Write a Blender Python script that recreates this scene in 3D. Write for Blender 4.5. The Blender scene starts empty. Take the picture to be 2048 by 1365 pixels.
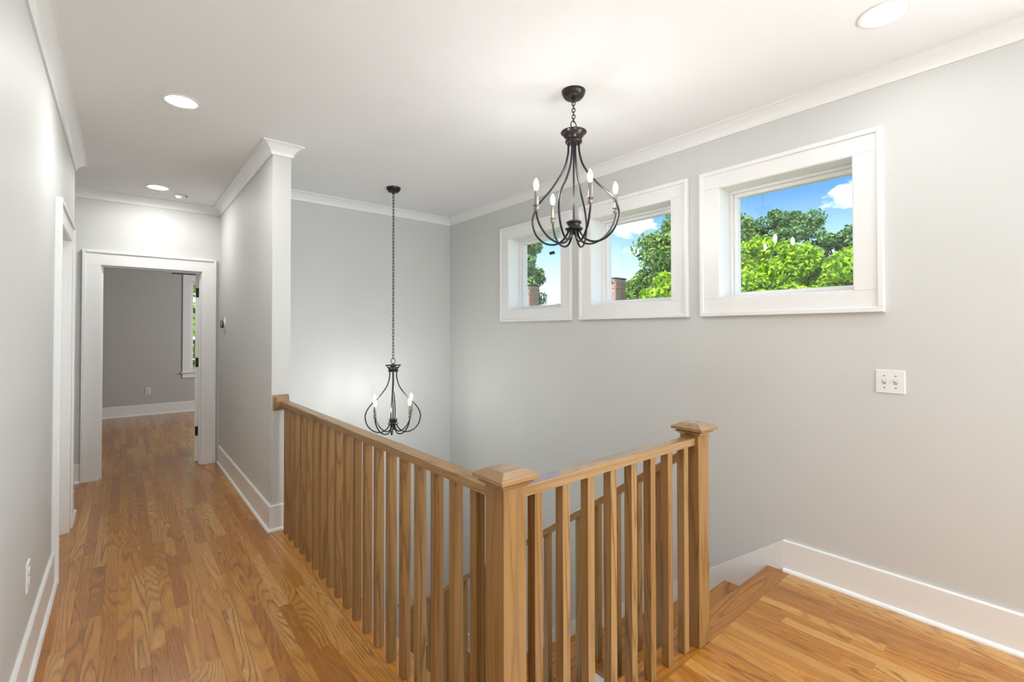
import bpy, bmesh, math, random
import numpy as np
from mathutils import Vector, Matrix

S = bpy.context.scene
COL = S.collection
random.seed(7)
PI = math.pi

# ------------------------------------------------------------------ camera
cam_d = bpy.data.cameras.new('camera')
cam = bpy.data.objects.new('camera', cam_d); COL.objects.link(cam)
F_PX, YAW, PITCH, ROLL, CY, EYE = 933.83, 0.69514, 0.012716, -0.00135, 652.21, 1.4004
fw = Vector((math.sin(YAW)*math.cos(PITCH), math.cos(YAW)*math.cos(PITCH), math.sin(PITCH)))
rt = Vector((math.cos(YAW), -math.sin(YAW), 0)); up = rt.cross(fw)
r2 = rt*math.cos(ROLL) + up*math.sin(ROLL); u2 = up*math.cos(ROLL) - rt*math.sin(ROLL)
M = Matrix((r2, u2, -fw)).transposed().to_4x4(); M.translation = (0, 0, EYE)
cam.matrix_world = M
cam_d.sensor_width = 36.0
cam_d.lens = F_PX/2048*36.0
cam_d.shift_y = -(682.5-CY)/2048
cam_d.clip_start = 0.02; cam_d.clip_end = 500
S.camera = cam

# ------------------------------------------------------------------ view
vs = S.view_settings
S.display_settings.display_device = 'sRGB'
vs.view_transform = 'Standard'; vs.look = 'None'; vs.gamma = 1; vs.use_curve_mapping = False
vs.exposure = 0.23
cy = S.cycles
cy.use_denoising = True
cy.max_bounces = 10; cy.diffuse_bounces = 6; cy.glossy_bounces = 4; cy.transparent_max_bounces = 16
cy.caustics_reflective = False; cy.caustics_refractive = False
cy.sample_clamp_indirect = 8.0

# ------------------------------------------------------------------ light levels
DOWNLIGHT = 56.0       # emission of the recessed lamp lenses
BULB = 190.0            # emission of the candle bulbs
REAR_FILL = 36.0         # fill standing in for daylight at the added rear window (W)
SIDE_FILL = 100.0       # fill standing in for daylight at the added side window (W)
BED_FILL = 50.0           # added bedroom fill, no window stands there (W)
SUN = 8.0

# ------------------------------------------------------------------ node helper
def nt_new(name):
    m = bpy.data.materials.new(name); m.use_nodes = True
    nt = m.node_tree
    for n in list(nt.nodes): nt.nodes.remove(n)
    return m, nt
def N(nt, typ, ins=None, **kw):
    n = nt.nodes.new(typ)
    for k, v in kw.items(): setattr(n, k, v)
    for k, v in (ins or {}).items():
        if hasattr(v, 'outputs'): v = v.outputs[0]
        if isinstance(v, bpy.types.NodeSocket): nt.links.new(v, n.inputs[k])
        else: n.inputs[k].default_value = v
    return n
def mth(nt, op, a, b=None, c=None, clamp=False):
    ins = {0: a}
    if b is not None: ins[1] = b
    if c is not None: ins[2] = c
    return N(nt, 'ShaderNodeMath', ins, operation=op, use_clamp=clamp)
def ramp(nt, fac, stops, interp='LINEAR'):
    n = N(nt, 'ShaderNodeValToRGB', {0: fac}); cr = n.color_ramp; cr.interpolation = interp
    while len(cr.elements) < len(stops): cr.elements.new(0.5)
    for e, (p, c) in zip(cr.elements, stops):
        e.position = p; e.color = (c, c, c, 1) if isinstance(c, (int, float)) else (*c, 1)
    return n
def mix(nt, fac, a, b, mode='MIX'):
    n = N(nt, 'ShaderNodeMix', data_type='RGBA', blend_type=mode)
    for i, v in ((0, fac), (6, a), (7, b)):
        if hasattr(v, 'outputs'): v = v.outputs[2] if v.bl_idname == 'ShaderNodeMix' else v.outputs[0]
        if isinstance(v, bpy.types.NodeSocket): nt.links.new(v, n.inputs[i])
        elif i == 0: n.inputs[0].default_value = v
        else: n.inputs[i].default_value = (*v, 1)
    return n
def mo(n): return n.outputs[2]

# ------------------------------------------------------------------ world: sky with cumulus
world = bpy.data.worlds.new('sky'); S.world = world; world.use_nodes = True
wn = world.node_tree
for n in list(wn.nodes): wn.nodes.remove(n)
tc = N(wn, 'ShaderNodeTexCoord')
sp = N(wn, 'ShaderNodeSeparateXYZ', {0: tc.outputs['Generated']})
grad = ramp(wn, mth(wn, 'MAXIMUM', sp.outputs[2], 0.0),
            [(0.0, (1.9, 2.0, 2.1)), (0.07, (1.05, 1.3, 1.42)), (0.13, (0.76, 1.06, 1.2)), (0.19, (0.42, 0.75, 1.08)), (0.25, (0.155, 0.43, 0.92)), (0.5, (0.11, 0.34, 0.87)), (1.0, (0.08, 0.27, 0.75))])
mp = N(wn, 'ShaderNodeMapping', {0: tc.outputs['Generated'], 'Location': (3.1, 1.7, 0.4), 'Scale': (1, 1, 2.1)})
cn = N(wn, 'ShaderNodeTexNoise', {'Vector': mp, 'Scale': 5.2, 'Detail': 7.0, 'Roughness': 0.55})
cl = ramp(wn, cn.outputs[0], [(0.55, 0.0), (0.64, 1.0)])
skyc = mix(wn, cl, grad, (2.6, 2.65, 2.7))
bg = N(wn, 'ShaderNodeBackground', {0: mo(skyc), 1: 1.0})
N(wn, 'ShaderNodeOutputWorld', {0: bg})

# ------------------------------------------------------------------ sun, high behind the viewer's left; the roof keeps it out
sd = bpy.data.lights.new('sun', 'SUN'); sd.energy = SUN; sd.angle = 0.01; sd.color = (1, 0.96, 0.88)
sun = bpy.data.objects.new('sun', sd); COL.objects.link(sun)
sun.rotation_euler = Vector((0.62, 0.03, -0.78)).to_track_quat('-Z', 'Y').to_euler()

XWIN = 2.9927
def area(name, loc, direction, sx, sy, watts, color):
    ld = bpy.data.lights.new(name, 'AREA'); ld.shape = 'RECTANGLE'; ld.size = sx; ld.size_y = sy
    ld.energy = watts; ld.color = color
    o = bpy.data.objects.new(name, ld); COL.objects.link(o); o.location = loc
    o.rotation_euler = Vector(direction).to_track_quat('-Z', 'Z').to_euler()
    return o
area('rear_daylight_fill', (1.35, -2.44, 1.50), (0, 1, 0), 1.9, 1.4, REAR_FILL, (0.86, 0.94, 1.0))  # fill lamp just inside the added rear window
area('side_daylight_fill', (XWIN-0.03, -1.25, 1.55), (-1, 0.30, -0.22), 1.5, 1.3, SIDE_FILL, (0.90, 0.955, 1.0))  # fill lamp at the added side window, brightens the left wall and hall
area('bedroom_fill', (3.12, 8.0, 1.5), (-1, 0, 0), 1.0, 1.4, BED_FILL, (0.9, 0.96, 1.0))  # fill lamp added to lift the dim bedroom; the wall behind is solid

# ================================================================== materials
def bsdf_out(nt, **ins):
    b = N(nt, 'ShaderNodeBsdfPrincipled')
    for k, v in ins.items():
        k = k.replace('_', ' ')
        if hasattr(v, 'outputs'): v = v.outputs[2] if v.bl_idname == 'ShaderNodeMix' else v.outputs[0]
        if isinstance(v, bpy.types.NodeSocket): nt.links.new(v, b.inputs[k])
        elif isinstance(v, tuple): b.inputs[k].default_value = (*v, 1)
        else: b.inputs[k].default_value = v
    N(nt, 'ShaderNodeOutputMaterial', {0: b.outputs[0]})
    return b
def paint(name, col, rough=0.55, bump=0.02, scale=260.0, spec=0.5):
    m, nt = nt_new(name)
    g = N(nt, 'ShaderNodeNewGeometry')
    n1 = N(nt, 'ShaderNodeTexNoise', {'Vector': g.outputs['Position'], 'Scale': scale, 'Detail': 2.0})
    n2 = N(nt, 'ShaderNodeTexNoise', {'Vector': g.outputs['Position'], 'Scale': 1.3, 'Detail': 2.0})
    c = mix(nt, n2.outputs[0], tuple(v*0.985 for v in col), tuple(min(1, v*1.015) for v in col))
    bp_ = N(nt, 'ShaderNodeBump', {'Strength': bump, 'Distance': 0.002, 'Height': n1.outputs[0]})
    b = bsdf_out(nt, Base_Color=c, Roughness=rough, Normal=bp_)
    b.inputs['Specular IOR Level'].default_value = spec
    return m
def plain(name, col, rough=0.4, metal=0.0, vary=0.06, scale=30.0):
    m, nt = nt_new(name)
    g = N(nt, 'ShaderNodeNewGeometry')
    n2 = N(nt, 'ShaderNodeTexNoise', {'Vector': g.outputs['Position'], 'Scale': scale, 'Detail': 3.0})
    c = mix(nt, n2.outputs[0], tuple(v*(1-vary) for v in col), tuple(min(1, v*(1+vary)) for v in col))
    bsdf_out(nt, Base_Color=c, Roughness=rough, Metallic=metal)
    return m
def emit(name, col, k):
    m, nt = nt_new(name)
    e = N(nt, 'ShaderNodeEmission', {0: (*col, 1), 1: k})
    N(nt, 'ShaderNodeOutputMaterial', {0: e})
    return m
def glass(name, tint=(0.97, 0.99, 0.985)):
    m, nt = nt_new(name)
    t = N(nt, 'ShaderNodeBsdfTransparent', {0: (*tint, 1)})
    gl = N(nt, 'ShaderNodeBsdfGlossy', {0: (1, 1, 1, 1), 'Roughness': 0.01})
    g = N(nt, 'ShaderNodeNewGeometry')
    dt = N(nt, 'ShaderNodeVectorMath', {0: g.outputs['Normal'], 1: g.outputs['Incoming']}, operation='DOT_PRODUCT')
    sc_ = mth(nt, 'POWER', mth(nt, 'SUBTRACT', 1.0, mth(nt, 'ABSOLUTE', dt.outputs['Value']), clamp=True), 5.0)
    fr = mth(nt, 'MULTIPLY_ADD', sc_, 0.96, 0.04)      # Schlick, same from both faces
    mx = N(nt, 'ShaderNodeMixShader', {0: fr, 1: t, 2: gl})
    N(nt, 'ShaderNodeOutputMaterial', {0: mx})
    return m
def wood(name, axis, cols, across=6.0, along=0.62, rings=27.0, rough=0.3, dark=0.52, coat=0.0, pore=0.35):
    """oak: cathedral grain = contour lines of stretched noise, plus fine pores; one cut per board"""
    m, nt = nt_new(name)
    g = N(nt, 'ShaderNodeNewGeometry'); oi = N(nt, 'ShaderNodeObjectInfo')
    rnd = mth(nt, 'FRACT', mth(nt, 'ADD', oi.outputs['Random'], g.outputs['Random Per Island']))
    rnd2 = mth(nt, 'FRACT', mth(nt, 'MULTIPLY', rnd, 7.31))
    off = N(nt, 'ShaderNodeCombineXYZ', {0: mth(nt, 'MULTIPLY', rnd, 61.0), 1: mth(nt, 'MULTIPLY', rnd2, 43.0), 2: mth(nt, 'MULTIPLY', rnd, 29.0)})
    def stretched(a, l):
        s = [a, a, a]; s[axis] = l
        v = N(nt, 'ShaderNodeVectorMath', {0: g.outputs['Position'], 1: tuple(s)}, operation='MULTIPLY')
        return N(nt, 'ShaderNodeVectorMath', {0: v.outputs[0], 1: off.outputs[0]}, operation='ADD').outputs[0]
    n1 = N(nt, 'ShaderNodeTexNoise', {'Vector': stretched(across, along), 'Scale': 1.0, 'Detail': 1.2, 'Roughness': 0.3, 'Distortion': 0.15})
    nj = N(nt, 'ShaderNodeTexNoise', {'Vector': stretched(120.0, 14.0), 'Scale': 1.0, 'Detail': 1.0})
    v = mth(nt, 'MULTIPLY', mth(nt, 'MULTIPLY_ADD', nj.outputs[0], 0.012, n1.outputs[0]), mth(nt, 'MULTIPLY_ADD', rnd2, rings*0.9, rings*0.6))
    tri = mth(nt, 'PINGPONG', v, 0.5)
    line = ramp(nt, mth(nt, 'MULTIPLY', tri, 2.0), [(0.0, 1.0), (0.12, 0.8), (0.30, 0.28), (0.6, 0.06), (1.0, 0.0)])
    n2 = N(nt, 'ShaderNodeTexNoise', {'Vector': stretched(330.0, 9.0), 'Scale': 1.0, 'Detail': 2.0})
    po = ramp(nt, n2.outputs[0], [(0.36, 1.0), (0.52, 0.0)])
    n3 = N(nt, 'ShaderNodeTexNoise', {'Vector': stretched(3.0, 0.8), 'Scale': 1.0, 'Detail': 1.0})
    base = ramp(nt, rnd, [(i/(len(cols)-1), c) for i, c in enumerate(cols)])
    base2 = mix(nt, mth(nt, 'MULTIPLY', n3.outputs[0], 0.5), base, tuple(c*0.72 for c in cols[0]))
    grain = mth(nt, 'MULTIPLY', line, mth(nt, 'MULTIPLY_ADD', rnd2, 0.6, 0.5))
    gr = mth(nt, 'ADD', mth(nt, 'MULTIPLY', grain, 0.95), mth(nt, 'MULTIPLY', po, pore), clamp=True)
    dk = tuple(c*dark for c in (cols[0][0]*0.95, cols[0][1]*0.82, cols[0][2]*0.7))
    c = mix(nt, mth(nt, 'MULTIPLY', gr, 0.85), base2, dk)
    bp_ = N(nt, 'ShaderNodeBump', {'Strength': 0.06, 'Distance': 0.001, 'Height': gr, }, invert=True)
    b = bsdf_out(nt, Base_Color=c, Roughness=mth(nt, 'MULTIPLY_ADD', gr, 0.08, rough), Normal=bp_)
    b.inputs['Coat Weight'].default_value = coat; b.inputs['Coat Roughness'].default_value = 0.12
    return m

MW = {}
MW['wall'] = paint('wall_paint', (0.61, 0.62, 0.605), 0.6, 0.05, 300)
MW['ceiling'] = paint('ceiling_paint', (0.81, 0.815, 0.82), 0.8, 0.04, 200)
MW['trim'] = paint('trim_paint', (0.81, 0.82, 0.815), 0.32, 0.01, 120)
MW['vinyl'] = paint('window_vinyl', (0.85, 0.85, 0.85), 0.35, 0.0, 100)
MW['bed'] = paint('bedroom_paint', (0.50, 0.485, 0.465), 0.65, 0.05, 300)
MW['outside'] = paint('outside_siding', (0.6, 0.6, 0.58), 0.8, 0.1, 20)
FL = [(0.39, 0.150, 0.022), (0.49, 0.202, 0.030), (0.55, 0.240, 0.038), (0.59, 0.280, 0.055), (0.66, 0.370, 0.11)]
MW['floor'] = wood('oak_floor', 1, FL, rough=0.27, coat=0.35)
MW['nosing_y'] = wood('oak_nosing_along_hall', 1, FL[1:4], rough=0.27, coat=0.35, rings=16)
MW['nosing_x'] = wood('oak_nosing_along_landing', 0, FL[:3], rough=0.27, coat=0.35, rings=16)
RL = [(0.275, 0.142, 0.043), (0.335, 0.184, 0.062), (0.38, 0.230, 0.092)]
MW['rail_z'] = wood('oak_upright', 2, RL, across=12, along=0.6, rings=11, rough=0.36, dark=0.6, pore=0.3)
MW['rail_y'] = wood('oak_rail_along_hall', 1, RL[1:], across=14, along=0.7, rings=8, coat=0.3, rough=0.34, dark=0.6, pore=0.3)
MW['rail_x'] = wood('oak_rail_along_landing', 0, RL[1:], across=14, along=0.7, rings=8, rough=0.26, coat=1.0, dark=0.6, pore=0.3)
MW['tread'] = wood('oak_tread', 0, FL[:4], rough=0.28, coat=0.2, rings=10)
MW['black'] = plain('blackened_bronze', (0.010, 0.0095, 0.010), 0.35, 0.2, 0.2)
MW['bronze'] = plain('dark_bronze', (0.016, 0.009, 0.009), 0.3, 0.2, 0.2)
MW['nickel'] = plain('aged_nickel', (0.27, 0.24, 0.21), 0.38, 0.7, 0.1, 80)
MW['hinge'] = plain('black_hinge', (0.012, 0.012, 0.012), 0.4, 0.4, 0.1)
MW['plastic'] = plain('white_plastic', (0.775, 0.79, 0.79), 0.35, 0, 0.01)
MW['bed_plastic'] = plain('grey_plastic', (0.68, 0.67, 0.65), 0.4, 0, 0.01)
MW['dark'] = plain('dark_slot', (0.05, 0.05, 0.05), 0.6)
MW['slot'] = plain('grey_slot', (0.40, 0.39, 0.37), 0.6)
MW['steel'] = plain('brushed_steel', (0.33, 0.30, 0.28), 0.35, 0.9, 0.05)
MW['glass'] = glass('window_glass')
MW['lens'] = emit('lamp_lens', (1.0, 0.985, 0.965), DOWNLIGHT)
MW['lens_hall'] = emit('lamp_lens_hall', (1.0, 0.975, 0.945), DOWNLIGHT*3.5)
MW['bulb'] = emit('bulb_glow', (1.0, 0.985, 0.96), BULB)
MW['fan'] = plain('fan_black', (0.015, 0.013, 0.012), 0.4)
MW['subfloor'] = plain('subfloor', (0.22, 0.13, 0.06), 0.8)

def leaf_mat(name, a, b, c, trans=0.3):
    m, nt = nt_new(name)
    g = N(nt, 'ShaderNodeNewGeometry')
    col = ramp(nt, g.outputs['Random Per Island'], [(0.0, a), (0.5, b), (1.0, c)])
    n2 = N(nt, 'ShaderNodeTexNoise', {'Vector': g.outputs['Position'], 'Scale': 0.9, 'Detail': 1.0})
    col2 = mix(nt, ramp(nt, n2.outputs[0], [(0.4, 0.0), (0.65, 0.6)]), col, b)
    d = N(nt, 'ShaderNodeBsdfDiffuse', {0: mo(col2)})
    t = N(nt, 'ShaderNodeBsdfTranslucent', {0: mo(col2)})
    mx = N(nt, 'ShaderNodeMixShader', {0: trans, 1: d, 2: t})
    N(nt, 'ShaderNodeOutputMaterial', {0: mx})
    return m
MW['leaf_bright'] = leaf_mat('leaf_yellow_green', (0.10, 0.25, 0.015), (0.28, 0.47, 0.03), (0.52, 0.63, 0.07), 0.35)
MW['leaf_dark'] = leaf_mat('leaf_deep_green', (0.045, 0.12, 0.05), (0.13, 0.26, 0.10), (0.30, 0.43, 0.17))
MW['leaf_mid'] = leaf_mat('leaf_mid_green', (0.05, 0.12, 0.05), (0.15, 0.28, 0.07), (0.36, 0.46, 0.10))
MW['leaf_pale'] = leaf_mat('leaf_pale_green', (0.08, 0.17, 0.08), (0.22, 0.35, 0.14), (0.44, 0.54, 0.26))
MW['bark'] = plain('bark', (0.09, 0.065, 0.05), 0.9, 0, 0.4, 8)
MW['lawn'] = plain('lawn_grass', (0.25, 0.33, 0.14), 0.9, 0, 0.3, 3)
MW['brick'] = plain('chimney_brick', (0.42, 0.235, 0.20), 0.9, 0, 0.35, 12)
MW['mortar'] = plain('chimney_mortar', (0.50, 0.42, 0.38), 0.9, 0, 0.1, 20)
MW['chimney_cap'] = plain('chimney_cap', (0.035, 0.03, 0.03), 0.8)

# ================================================================== mesh helpers
class MB:
    def __init__(s): s.v = []; s.f = []; s.sm = []
    def add(s, vs, fs, smooth=False):
        b = len(s.v); s.v += [tuple(v) for v in vs]
        s.f += [tuple(b+i for i in f) for f in fs]; s.sm += [smooth]*len(fs)
        return s
    def box(s, x0, x1, y0, y1, z0, z1):
        x0, x1 = min(x0, x1), max(x0, x1); y0, y1 = min(y0, y1), max(y0, y1); z0, z1 = min(z0, z1), max(z0, z1)
        vs = [(x0,y0,z0),(x1,y0,z0),(x1,y1,z0),(x0,y1,z0),(x0,y0,z1),(x1,y0,z1),(x1,y1,z1),(x0,y1,z1)]
        return s.add(vs, [(0,3,2,1),(4,5,6,7),(0,1,5,4),(1,2,6,5),(2,3,7,6),(3,0,4,7)])
    def frustum(s, x0, x1, y0, y1, z0, z1, i):
        """box whose top is drawn in by i"""
        vs = [(x0,y0,z0),(x1,y0,z0),(x1,y1,z0),(x0,y1,z0),(x0+i,y0+i,z1),(x1-i,y0+i,z1),(x1-i,y1-i,z1),(x0+i,y1-i,z1)]
        return s.add(vs, [(0,3,2,1),(4,5,6,7),(0,1,5,4),(1,2,6,5),(2,3,7,6),(3,0,4,7)])
    def stack(s, cx, cy, rings):
        """square post/cap: rings = (half size, z) bottom to top, one closed skin"""
        vs = []; fs = []
        for h, z in rings: vs += [(cx-h,cy-h,z),(cx+h,cy-h,z),(cx+h,cy+h,z),(cx-h,cy+h,z)]
        fs.append((3,2,1,0))
        for k in range(len(rings)-1):
            for i in range(4):
                j = (i+1) % 4; a = 4*k; fs.append((a+i, a+j, a+4+j, a+4+i))
        a = 4*(len(rings)-1); fs.append((a,a+1,a+2,a+3))
        return s.add(vs, fs)
    def lathe(s, prof, n=24, c=(0,0,0), smooth=True):
        vs = []; fs = []
        for r, z in prof:
            for k in range(n):
                a = 2*PI*k/n; vs.append((c[0]+r*math.cos(a), c[1]+r*math.sin(a), c[2]+z))
        for i in range(len(prof)-1):
            for k in range(n):
                q = (k+1) % n; fs.append((i*n+k, i*n+q, (i+1)*n+q, (i+1)*n+k))
        fs.append(tuple(range(n-1, -1, -1))); e = (len(prof)-1)*n; fs.append(tuple(e+k for k in range(n)))
        return s.add(vs, fs, smooth)
    def tube(s, pts, r, n=8, closed=False):
        pts = [Vector(p) for p in pts]; L = len(pts); vs = []; fs = []
        nrm = None
        for i, p in enumerate(pts):
            if closed: t = pts[(i+1) % L]-pts[i-1]
            else: t = pts[min(i+1, L-1)]-pts[max(i-1, 0)]
            t.normalize()
            if nrm is None:
                nrm = t.orthogonal()
            nrm = (nrm - t*nrm.dot(t)).normalized(); bi = t.cross(nrm)
            rr = r[i] if isinstance(r, (list, tuple)) else r
            for k in range(n):
                a = 2*PI*k/n; vs.append(p + nrm*(rr*math.cos(a)) + bi*(rr*math.sin(a)))
        for i in range(L if closed else L-1):
            j = (i+1) % L
            for k in range(n):
                q = (k+1) % n; fs.append((i*n+k, i*n+q, j*n+q, j*n+k))
        if not closed:
            fs.append(tuple(range(n-1, -1, -1))); fs.append(tuple((L-1)*n+k for k in range(n)))
        return s.add(vs, fs, True)
    def mesh(s, name, mat, xf=None):
        me = bpy.data.meshes.new(name); me.from_pydata(s.v, [], s.f)
        me.polygons.foreach_set('use_smooth', s.sm); me.update()
        bm = bmesh.new(); bm.from_mesh(me); bmesh.ops.recalc_face_normals(bm, faces=bm.faces)
        if xf is not None: bm.transform(xf)
        bm.to_mesh(me); bm.free()
        if any(s.sm): me.set_sharp_from_angle(angle=math.radians(38))
        me.materials.append(MW[mat] if isinstance(mat, str) else mat)
        return me
    def build(s, name, mat, parent=None, bevel=0.0, loc=None):
        me = s.mesh(name, mat)
        if bevel:
            bm = bmesh.new(); bm.from_mesh(me)
            es = [e for e in bm.edges if len(e.link_faces) == 2 and e.calc_face_angle(0) > 0.6]
            bmesh.ops.bevel(bm, geom=es, offset=bevel, segments=1, affect='EDGES', clamp_overlap=True)
            bm.to_mesh(me); bm.free()
        o = bpy.data.objects.new(name, me); COL.objects.link(o)
        if parent: put(o, parent)
        if loc: o.location = loc
        return o
def put(o, parent):
    o.parent = parent; o.matrix_parent_inverse = Matrix.Translation(parent.location).inverted() if parent.rotation_euler.z == 0 else parent.matrix_basis.inverted()
def tag(o, label=None, cat=None, group=None, kind=None):
    if label: o['label'] = label
    if cat: o['category'] = cat
    if group: o['group'] = group
    if kind: o['kind'] = kind
    return o
def empty(name, loc, label=None, cat=None, group=None, kind=None):
    o = bpy.data.objects.new(name, None); COL.objects.link(o); o.location = loc; o.empty_display_size = 0.1
    return tag(o, label, cat, group, kind)
def copy_tree(o, parent=None, dx=None):
    c = o.copy(); COL.objects.link(c)
    if parent: c.parent = parent
    for ch in list(o.children): copy_tree(ch, c)
    return c
def lab(o, t): o['label'] = t; return o

# ================================================================== dimensions
C = 2.743
XL, XW, XR, XR2, YC, YE, YB = -0.295, 2.9927, 0.811, 0.933, 3.623, 5.925, 4.740
Y0 = -2.5                    # wall behind the viewer
YE2 = 6.04                   # bedroom side of the end wall
YF = 10.042                  # bedroom back wall
LAND = -2.145                # stair landing below
XO = 3.215                   # outer face of the window wall

# ================================================================== structure: walls, ceiling
def wall(name, label, boxes, mat='wall'):
    m = MB()
    for b in boxes: m.box(*b)
    return tag(m.build(name, mat), label, 'wall', kind='structure')

WY = [(2.893, 3.623), (1.808, 2.547), (0.737, 1.465)]      # window openings along the wall
WZ0, WZ1 = 1.616, 2.337
SWN = (-2.0, -0.5, 0.9, 2.2)   # added side window behind the viewer, out of view
bx = [(XW, XO, SWN[0], SWN[1], -2.5, SWN[2]), (XW, XO, SWN[0], SWN[1], SWN[3], C), (XW, XO, Y0-0.12, SWN[0], -2.5, C)]
ys = [SWN[1], WY[2][0], WY[2][1], WY[1][0], WY[1][1], WY[0][0], WY[0][1], YB+0.12]
for a, b in ((0, 1), (2, 3), (4, 5), (6, 7)): bx.append((XW, XO, ys[a], ys[b], -2.5, C))
for a, b in WY: bx += [(XW, XO, a, b, -2.5, WZ0), (XW, XO, a, b, WZ1, C)]
wall('wall_right', 'pale grey painted wall with three square windows above the stairs', bx)
wall('wall_back', 'pale grey stairwell wall behind the long-chained chandelier', [(XR2, XW, YB, YB+0.12, -2.5, C)])
wall('wall_hall', 'pale grey hall wall ending in the corner where the railing meets it',
     [(XR, XR2, YC, YE, -0.3, C)])
wall('wall_stairwell_left', 'grey lower stairwell wall under the hall floor edge', [(0.85, XR2+0.02, 1.03, YB, -2.5, -0.3)])
wall('wall_stairwell_front', 'grey lower stairwell wall under the landing edge', [(XR2+0.02, 2.95, 1.03, 1.146, -2.5, -0.3)])
LD0, LD1 = 3.73, 4.49        # door opening in the left wall
wall('wall_left', 'pale grey left wall beside the hall floor with one outlet',
     [(XL-0.12, XL, Y0, LD0-0.02, 0, C), (XL-0.12, XL, LD1+0.02, 4.98, 0, C), (XL-0.12, XL, LD0-0.02, LD1+0.02, 2.065, C),
      (-1.4, XL-0.12, 4.86, 4.98, 0, C)])
ED0, ED1 = -0.157, 0.638     # end door opening
wall('wall_end', 'pale grey wall at the hall end around the open doorway',
     [(-2.2, ED0-0.02, YE, YE2, 0, C), (ED1+0.02, 3.215, YE, YE2, 0, C), (ED0-0.02, ED1+0.02, YE, YE2, 2.06, C)])
wall('wall_recess', 'pale grey wall closing the recess left of the hall end', [(-1.42, -1.3, 4.98, YE, 0, C)])
RW = (0.40, 2.30, 0.8, 2.2)  # added window behind the viewer, out of view
wall('wall_rear', 'pale grey wall behind the viewer with an added wide window',
     [(XL-0.12, RW[0], Y0-0.12, Y0, 0, C), (RW[1], XO, Y0-0.12, Y0, 0, C), (RW[0], RW[1], Y0-0.12, Y0, 0, RW[2]), (RW[0], RW[1], Y0-0.12, Y0, RW[3], C)])
BW = (0.93, 1.83, 0.70, 2.30)  # bedroom back window opening
wall('wall_bedroom_back', 'grey bedroom wall seen through the open doorway',
     [(-1.9, BW[0], YF, YF+0.14, 0, C), (BW[1], 3.215, YF, YF+0.14, 0, C), (BW[0], BW[1], YF, YF+0.14, 0, BW[2]), (BW[0], BW[1], YF, YF+0.14, BW[3], C)], 'bed')
wall('wall_bedroom_left', 'grey left wall of the bedroom', [(-2.02, -1.9, YE2, YF+0.14, 0, C)], 'bed')
wall('wall_bedroom_right', 'grey right wall of the bedroom', [(3.14, 3.26, YE2, YF+0.14, 0, C)], 'bed')
wall('wall_bedroom_front', 'grey bedroom side of the hall end wall',
     [(-1.9, ED0-0.02, YE2, YE2+0.006, 0, C), (ED1+0.02, 3.14, YE2, YE2+0.006, 0, C), (ED0-0.02, ED1+0.02, YE2, YE2+0.006, 2.06, C)], 'bed')
m = MB().box(-2.2, 3.4, Y0-0.2, YF+0.2, C, C+0.3)
tag(m.build('ceiling', 'ceiling'), 'flat off-white painted ceiling over hall and stairwell', 'ceiling', kind='structure')

# ================================================================== floor
m = MB()
m.box(-1.42, 0.955, Y0-0.12, YE2-0.06, -0.30, -0.013)
m.box(0.955, XW, Y0-0.12, 1.165, -0.30, -0.013)
floor = tag(m.build('floor', 'subfloor'), 'polished oak strip floor of the hall and upper landing', 'floor', kind='structure')
SW = 0.0572
def plank_mesh(x0, x1, y0, y1, mb=None, top=0.0):
    g = 0.00012; b = 0.0005
    x0 += g; x1 -= g; y0 += g; y1 -= g
    z = -0.0125
    vs = [(x0,y0,z),(x1,y0,z),(x1,y1,z),(x0,y1,z),(x0,y0,top-b),(x1,y0,top-b),(x1,y1,top-b),(x0,y1,top-b),
          (x0+b,y0+b,top),(x1-b,y0+b,top),(x1-b,y1-b,top),(x0+b,y1-b,top)]
    fs = [(8,9,10,11)]
    for k in range(4):
        q = (k+1) % 4; fs += [(k,q,4+q,4+k),(4+k,4+q,8+q,8+k)]
    mb.add(vs, fs)
def lay(x0, x1, y0, y1, lo, hi, rng, single, parent, jit=0.0002):
    x = x0; stuff = MB()
    while x < x1-0.004:
        xe = min(x+SW, x1); y = y0 - rng.uniform(0, lo)
        while y < y1:
            ye = y + rng.uniform(lo, hi) if rng.random() > 0.25 else y + rng.uniform(lo*0.55, lo)
            a, b = max(y, y0), min(ye, y1)
            if y1-b < 0.09: b = y1; ye = y1
            if b-a > 0.02:
                t = rng.uniform(-jit, jit)
                if single:
                    mb = MB(); plank_mesh(x, xe, a, b, mb, t); mb.build('plank', 'floor', parent)
                else: plank_mesh(x, xe, a, b, stuff, t)
            y = ye
        x = xe
    if not single: tag(stuff.build('plank', 'floor', parent), kind='stuff')
NX, NY = 0.848, 1.062        # inner edges of the nosing boards
rng = random.Random(21)
lay(NX-22*SW, NX, 1.45, YE2-0.06, 0.42, 1.15, rng, True, floor)
lay(NX, XW-0.003, 0.0, NY, 0.55, 1.25, rng, True, floor)
lay(NX-22*SW, NX, Y0, 1.45, 0.5, 1.2, rng, False, floor)
lay(NX, XW-0.003, Y0, 0.0, 0.5, 1.2, rng, False, floor)
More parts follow.
